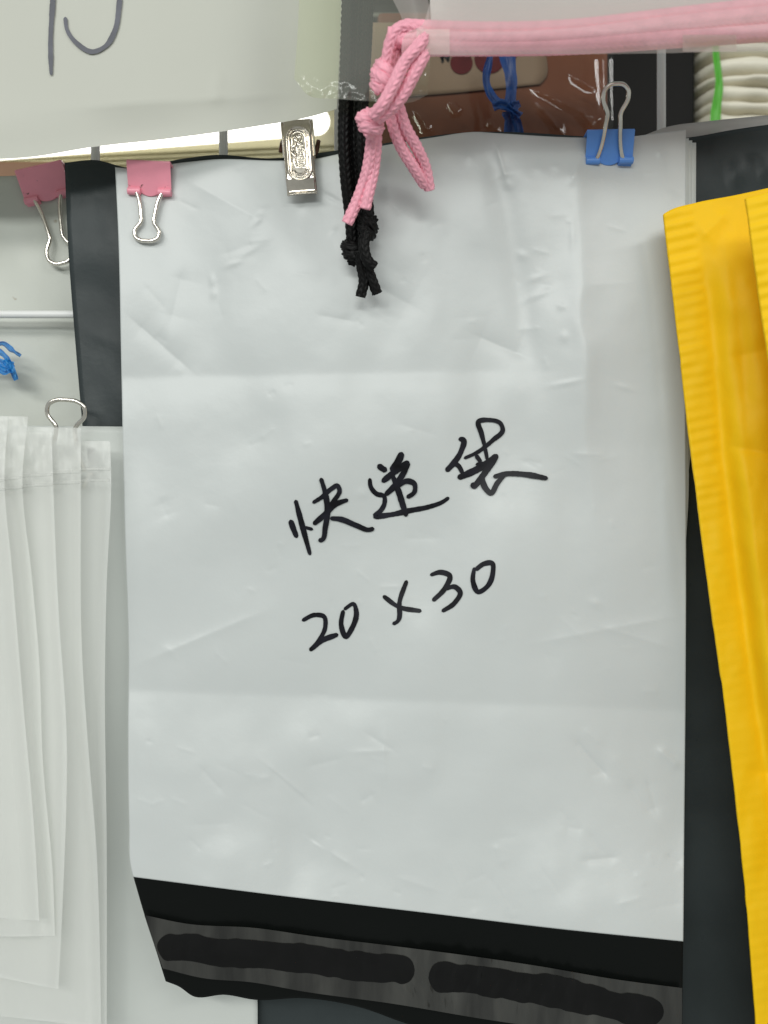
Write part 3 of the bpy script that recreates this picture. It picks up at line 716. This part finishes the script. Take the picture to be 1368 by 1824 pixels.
v, f = stroke_geo([(116, 30), (119, 52), (138, 78), (164, 92), (188, 82), (204, 56), (212, 10), (215, -50)], 9, up_dep, .0006, seed=93)
mesh('pen_stroke', v, f, M['ink2'], upb)

# clear tinted pouch hanging beside it
def pouch_dep(X, Y, *_): return -.0300+.0010*fbm(X/120, Y/150, 311, 1)+.0009*fbm(X/12, Y/16, 317, 2)*np.exp(-((X-746)/12)**2)*sstep(80, 115, Y)+.0007*fbm(X/11, Y/11, 315, 2)*sstep(140, 165, Y+.12*(600-X))
o = sheet('clear_pouch', [(532, -300), (530, 60), (524, 140)], [(780, -300), (772, 40), (762, 168)], [(532, -300), (780, -300)],
      [(524, 140), (550, 170), (600, 176), (680, 181), (740, 180), (762, 168)], pouch_dep, 100, 120, M['tinted'], None, 0)
tag(o, 'clear yellowish pouch with crinkled bottom edge in front of the black cords', 'plastic pouch')

# ---------------------------------------------------------------- drawstring bag with pink cords
dr = thing('drawstring_bag', W1(1040, 100, -.045), 'frosted drawstring bag with knotted pink braided cords', 'drawstring bag')
def dr_dep(X, Y, *_):
    return -.047-.0055*np.exp(-((Y-(62-.03*(X-720)))/34)**2)+.0012*fbm(X/160, Y/60, 321, 2)
sheet('film', [(758, -300), (764, 10), (752, 44), (722, 62), (715, 84), (716, 102)], [(1700, -300), (1700, 78)], [(758, -300), (1700, -300)],
      [(716, 102), (900, 97), (1100, 96), (1368, 90), (1700, 78)], dr_dep, 150, 90, M['drawfilm'], dr, 0)
sheet('rear_panel', [(762, -300), (766, 5), (768, 44)], [(1700, -300), (1700, 2)], [(762, -300), (1700, -300)],
      [(768, 44), (900, 40), (1100, 34), (1368, 14), (1700, 2)], lambda X, Y, U, V: -.0385+.0008*fbm(X/120, Y/60, 331, 2), 60, 30, M['rearpanel'], dr, 0)
def fold_dep(X, Y, U, V): return -.043+.004*np.sin(U*math.pi)
sheet('folded_corner', [(672, -120), (684, -30), (702, 4), (716, 34), (722, 60)], [(742, -120), (752, -30), (764, 8), (762, 40), (746, 62)], [(672, -120), (742, -120)], [(722, 60), (746, 62)], fold_dep, 14, 50, M['drawfilm'], dr, 0)
for (x0, y0, x1, y1) in ((742, 52, 801, 97), (1216, 62, 1312, 92)):
    sheet('seal_patch', [(x0, y0), (x0, y1)], [(x1, y0), (x1, y1)], [(x0, y0), (x1, y0)], [(x0, y1), (x1, y1)], lambda X, Y, U, V: dr_dep(X, Y)-.0006, 20, 14, M['patch'], dr, 0)
BR = 8
def braid(pitch, cols=8, amp=1.0):
    def pf(s, th):
        q = th/(2*math.pi)*cols; c = np.floor(q); fr = q-c
        sl = np.where(c % 2 == 0, fr, 1-fr)
        a = np.abs(np.sin(math.pi*(s/pitch+sl*1.15)))**.7
        b = np.sin(math.pi*fr)**.5
        return 1-amp*(.26-.32*a*(.35+.65*b))
    return pf
def cord(name, pts, rpx, m, parent, pitch=.0021, amp=1.0):
    """pts: (px, py, depth) control points; a braided cord"""
    P = np.array([list(W1(*q)) for q in pts]); c = resample(spline(P, 16), .00033)
    return tube(name, c, rpx*S, m, parent, 40, False, braid(pitch, 8, amp))
def knot(name, cx, cy, dy, rpx, wrap, hgt, ang, turns, m, parent, pitch=.0021):
    """barrel of cord wraps round the strands: axis at ang from vertical"""
    a = np.linspace(0, turns*2*math.pi, int(60*turns)); t = np.linspace(-.5, .5, len(a))
    bul = 1-.45*(2*t)**2
    lx = wrap*bul*np.cos(a); ld = wrap*bul*np.sin(a); lz = hgt*t
    tiltx = .35*lx
    x = cx+lx*math.cos(ang)-(lz+tiltx)*math.sin(ang); y_ = cy+lx*math.sin(ang)+(lz+tiltx)*math.cos(ang)
    P = W(x, y_, dy+ld*S)
    # tuck both ends inside
    return tube(name, resample(P, .00033), rpx*S, m, parent, 40, False, braid(pitch))
pk = M['pinkcord']; r_ = 10.0
# inside the channel
cord('drawcord', [(690, 66, -.045), (760, 72, -.044), (1000, 70, -.044), (1200, 46, -.044), (1450, 20, -.044)], 15, pk, dr, amp=.3)
cord('drawcord', [(715, 84, -.045), (800, 84, -.044), (1000, 82, -.044), (1200, 70, -.044), (1450, 52, -.044)], 13, pk, dr, amp=.3)
cord('drawcord', [(720, 48, -.043), (800, 52, -.043), (1000, 50, -.043), (1200, 28, -.043), (1450, 0, -.043)], 12, pk, dr, amp=.3)
# loop at left into knot 1
cord('drawcord', [(760, 66, -.044), (735, 52, -.046), (714, 50, -.047), (699, 68, -.046), (692, 95, -.044), (688, 125, -.042)], r_, pk, dr)
cord('drawcord', [(770, 80, -.044), (735, 72, -.043), (713, 78, -.042), (702, 96, -.042), (694, 122, -.041)], r_, pk, dr)
knot('knot', 685, 138, -.041, 12, 14, 44, .25, 2.8, pk, dr)
# strands from the channel down to knot 2
cord('drawcord', [(757, 66, -.050), (744, 84, -.051), (722, 110, -.050), (702, 150, -.049), (682, 186, -.047), (664, 208, -.044)], r_, pk, dr)
cord('drawcord', [(762, 82, -.048), (752, 104, -.049), (736, 135, -.048), (718, 168, -.046), (698, 192, -.044), (670, 212, -.042)], r_*1.02, pk, dr)
knot('knot', 659, 220, -.038, 11, 11, 36, -.45, 2.6, pk, dr)
cord('pink_cord_end', [(664, 232, -.036), (661, 262, -.032), (654, 305, -.028), (640, 348, -.025), (618, 398, -.023)], 9.5, pk, dr)
cord('pink_cord_end', [(670, 236, -.034), (669, 270, -.030), (663, 315, -.027), (656, 345, -.026), (650, 372, -.025)], 9.5, pk, dr)
cord('pink_cord_end', [(690, 140, -.038), (692, 170, -.037), (697, 210, -.034), (712, 256, -.029), (738, 300, -.023), (757, 330, -.018)], 9.5, pk, dr)
cord('pink_cord_end', [(698, 150, -.036), (710, 190, -.035), (722, 226, -.032), (742, 262, -.027), (758, 300, -.021), (765, 338, -.017)], 9.5, pk, dr)

# ---------------------------------------------------------------- black cords
bk = thing('black_cord', W1(645, 520, -.008), 'black braided cord with knots and short tails hanging on the white mailer', 'cord')
bc = M['blackcord']
cord('strand', [(622, -80, -.023), (618, 60, -.023), (615, 170, -.023), (613, 250, -.021), (617, 320, -.017), (625, 390, -.011), (628, 440, -.008)], 10.5, bc, bk)
cord('strand', [(642, -80, -.020), (638, 60, -.020), (633, 170, -.020), (632, 250, -.018), (636, 320, -.014), (640, 380, -.010), (642, 440, -.008)], 9.5, bc, bk)
cord('strand', [(656, -80, -.023), (652, 60, -.023), (646, 170, -.023), (644, 250, -.021), (648, 320, -.017), (655, 370, -.013), (656, 410, -.011)], 10.5, bc, bk)
knot('knot', 630, 448, -.0085, 11, 11, 34, -.35, 2.5, bc, bk)
knot('knot', 655, 404, -.0115, 11, 9, 30, .2, 2.3, bc, bk)
cord('tail', [(652, 412, -.016), (648, 440, -.016), (656, 466, -.015), (667, 476, -.014)], 9.5, bc, bk)
cord('tail', [(640, 446, -.013), (644, 476, -.0105), (648, 500, -.009), (642, 529, -.0075)], 9, bc, bk)
cord('tail', [(648, 450, -.012), (656, 480, -.010), (664, 502, -.009), (672, 523, -.0075)], 9, bc, bk)

# ---------------------------------------------------------------- ribbons and bundle behind
def ribbon(name, pts, wpx, m, parent, twist=.6, seed=0):
    P = spline(np.array(pts, float), 14); n_ = len(P); t = np.linspace(0, 1, n_)
    T = np.gradient(P[:, :2], axis=0); T /= np.hypot(T[:, 0], T[:, 1])[:, None]+1e-9; Nn = np.stack([-T[:, 1], T[:, 0]], -1)
    rows = []
    for q in np.linspace(-1, 1, 7):
        ww = wpx/2*(1+.3*vnoise(t*5+seed, t*0+seed)); a = twist*vnoise(t*4+seed*3, t*0+2, seed)
        X = P[:, 0]+Nn[:, 0]*ww*q*np.cos(a); Y = P[:, 1]+Nn[:, 1]*ww*q*np.cos(a)
        d = P[:, 2]+ww*q*np.sin(a)*S-.0008*math.cos(q*5+seed)*(1+vnoise(t*9, t*0+q))
        rows.append(W(X, Y, d))
    return mesh(name, np.stack(rows, 1).reshape(-1, 3), gridfaces(7, n_), m, parent)
rb = thing('blue_ribbon', W1(905, 235, .05), 'dark blue plastic string tied in a knot in front of the brown box', 'ribbon')
ribbon('strand', [(880, 20, .048), (873, 100, .048), (867, 150, .047), (882, 178, .045), (908, 192, .044)], 13, M['bluerib'], rb, .7, 1)
ribbon('strand', [(896, 20, .046), (902, 90, .046), (911, 150, .045), (908, 190, .043)], 24, M['bluerib'], rb, .5, 2)
ribbon('knot', [(878, 190, .043), (892, 186, .040), (910, 190, .0395), (926, 184, .041)], 17, M['bluerib'], rb, 1.0, 3)
ribbon('knot', [(898, 178, .041), (906, 190, .039), (920, 200, .0395), (928, 206, .041)], 15, M['bluerib'], rb, 1.0, 8)
ribbon('tail', [(905, 198, .042), (908, 218, .044), (912, 262, .046)], 26, M['bluerib'], rb, .8, 4)
ribbon('tail', [(912, 200, .041), (922, 222, .043), (926, 262, .045)], 14, M['bluerib'], rb, .8, 5)

lb = thing('blue_ribbon', W1(0, 690, .013), 'light blue plastic string end in front of the pale clipped bag', 'ribbon')
for k, pts in enumerate(([(-90, 600, .014), (-30, 628, .013), (5, 648, .0125), (24, 652, .012)], [(-20, 622, .012), (6, 612, .011), (22, 624, .011), (37, 634, .012)],
                         [(-40, 640, .013), (-5, 625, .011), (14, 640, .0105), (22, 655, .011)], [(8, 640, .011), (20, 656, .0105), (29, 677, .012)], [(-60, 655, .013), (-10, 650, .012), (10, 662, .0115), (22, 657, .011)])):
    ribbon('strand', pts, (14, 9, 12, 11, 13)[k], M['bluerib2'], lb, .6, 10+k)

bu = thing('bag_bundle', W1(1400, 330, .16), 'stack of folded white bags tied with green string beyond the shelf', 'bag bundle')
yy = 20
for k in range(9):
    h = (30, 19, 26, 34, 17, 29, 22, 31, 24)[k]
    xs = np.linspace(1240+(k*7) % 9, 1700, 60); th = np.linspace(0, 2*math.pi, 28, endpoint=False); V = []
    for i_, x in enumerate(xs):
        hh = h*(.56+.12*float(vnoise(x/45, k*3.3, 410+k))); cy = yy+h/2+5*float(vnoise(x/70, k*1.7, 430))
        e = math.sqrt(max(.02, 1-max(0, 1-i_/5)**2))
        c_, s_ = np.cos(th), np.sin(th)
        yv = cy-hh*e*np.sign(s_)*np.abs(s_)**.7; dv = .187-.042*e*np.sign(c_)*np.abs(c_)**.45+.0015*float(vnoise(x/30, k*2.2, 440))
        V.append(np.stack([np.full(28, W1(x, 0, .145).x), dv, Z0+(912-yv)*S*(D+.145)/D], -1))
    V = np.vstack(V); n_ = len(xs)
    mesh('folded_bag', V, gridfaces(28, n_, True)+[tuple(range(28)), tuple(range((n_-1)*28, n_*28))[::-1]], M['pad'], bu)
    yy += h
ribbon('tie_string', [(1274, 10, .139), (1276, 100, .1395), (1281, 150, .139), (1275, 200, .1392), (1278, 290, .1395)], 15, M['greenrib'], bu, .3, 21)

for k, pts in enumerate(([(776, 80), (784, 96), (790, 109)], [(788, 112), (789, 96), (799, 108)], [(798, 110), (801, 92), (806, 84)])):
    mesh('label_print', *stroke_geo(pts, 4.5, lambda X, Y: .0838+0*X, .0006, seed=95+k), M['ink'], bx)
# clear wrap over the brown box
def wrap_dep(X, Y, *_):
    h = .0006*fbm(X/150, Y/150, 401, 2)
    for p0, p1, a, w in (((955, 180), (1002, 238), .0016, 5), ((868, 214), (888, 236), .0012, 4), ((800, 178), (818, 205), .001, 5), ((1072, 60), (1080, 260), .003, 9),
                         ((1010, 130), (1060, 160), .0012, 6), ((930, 150), (1075, 215), .0008, 10), ((740, 190), (765, 240), .0014, 5), ((1030, 190), (1062, 230), .0012, 6)):
        h = h+crease(X, Y, p0, p1, a, w)
    return .078-h
sheet('clear_wrap', [(668, 10), (668, 440)], [(1092, 10), (1092, 440)], [(668, 10), (1092, 10)], [(668, 440), (1092, 440)], wrap_dep, 220, 200, M['clear'], bx, 0)
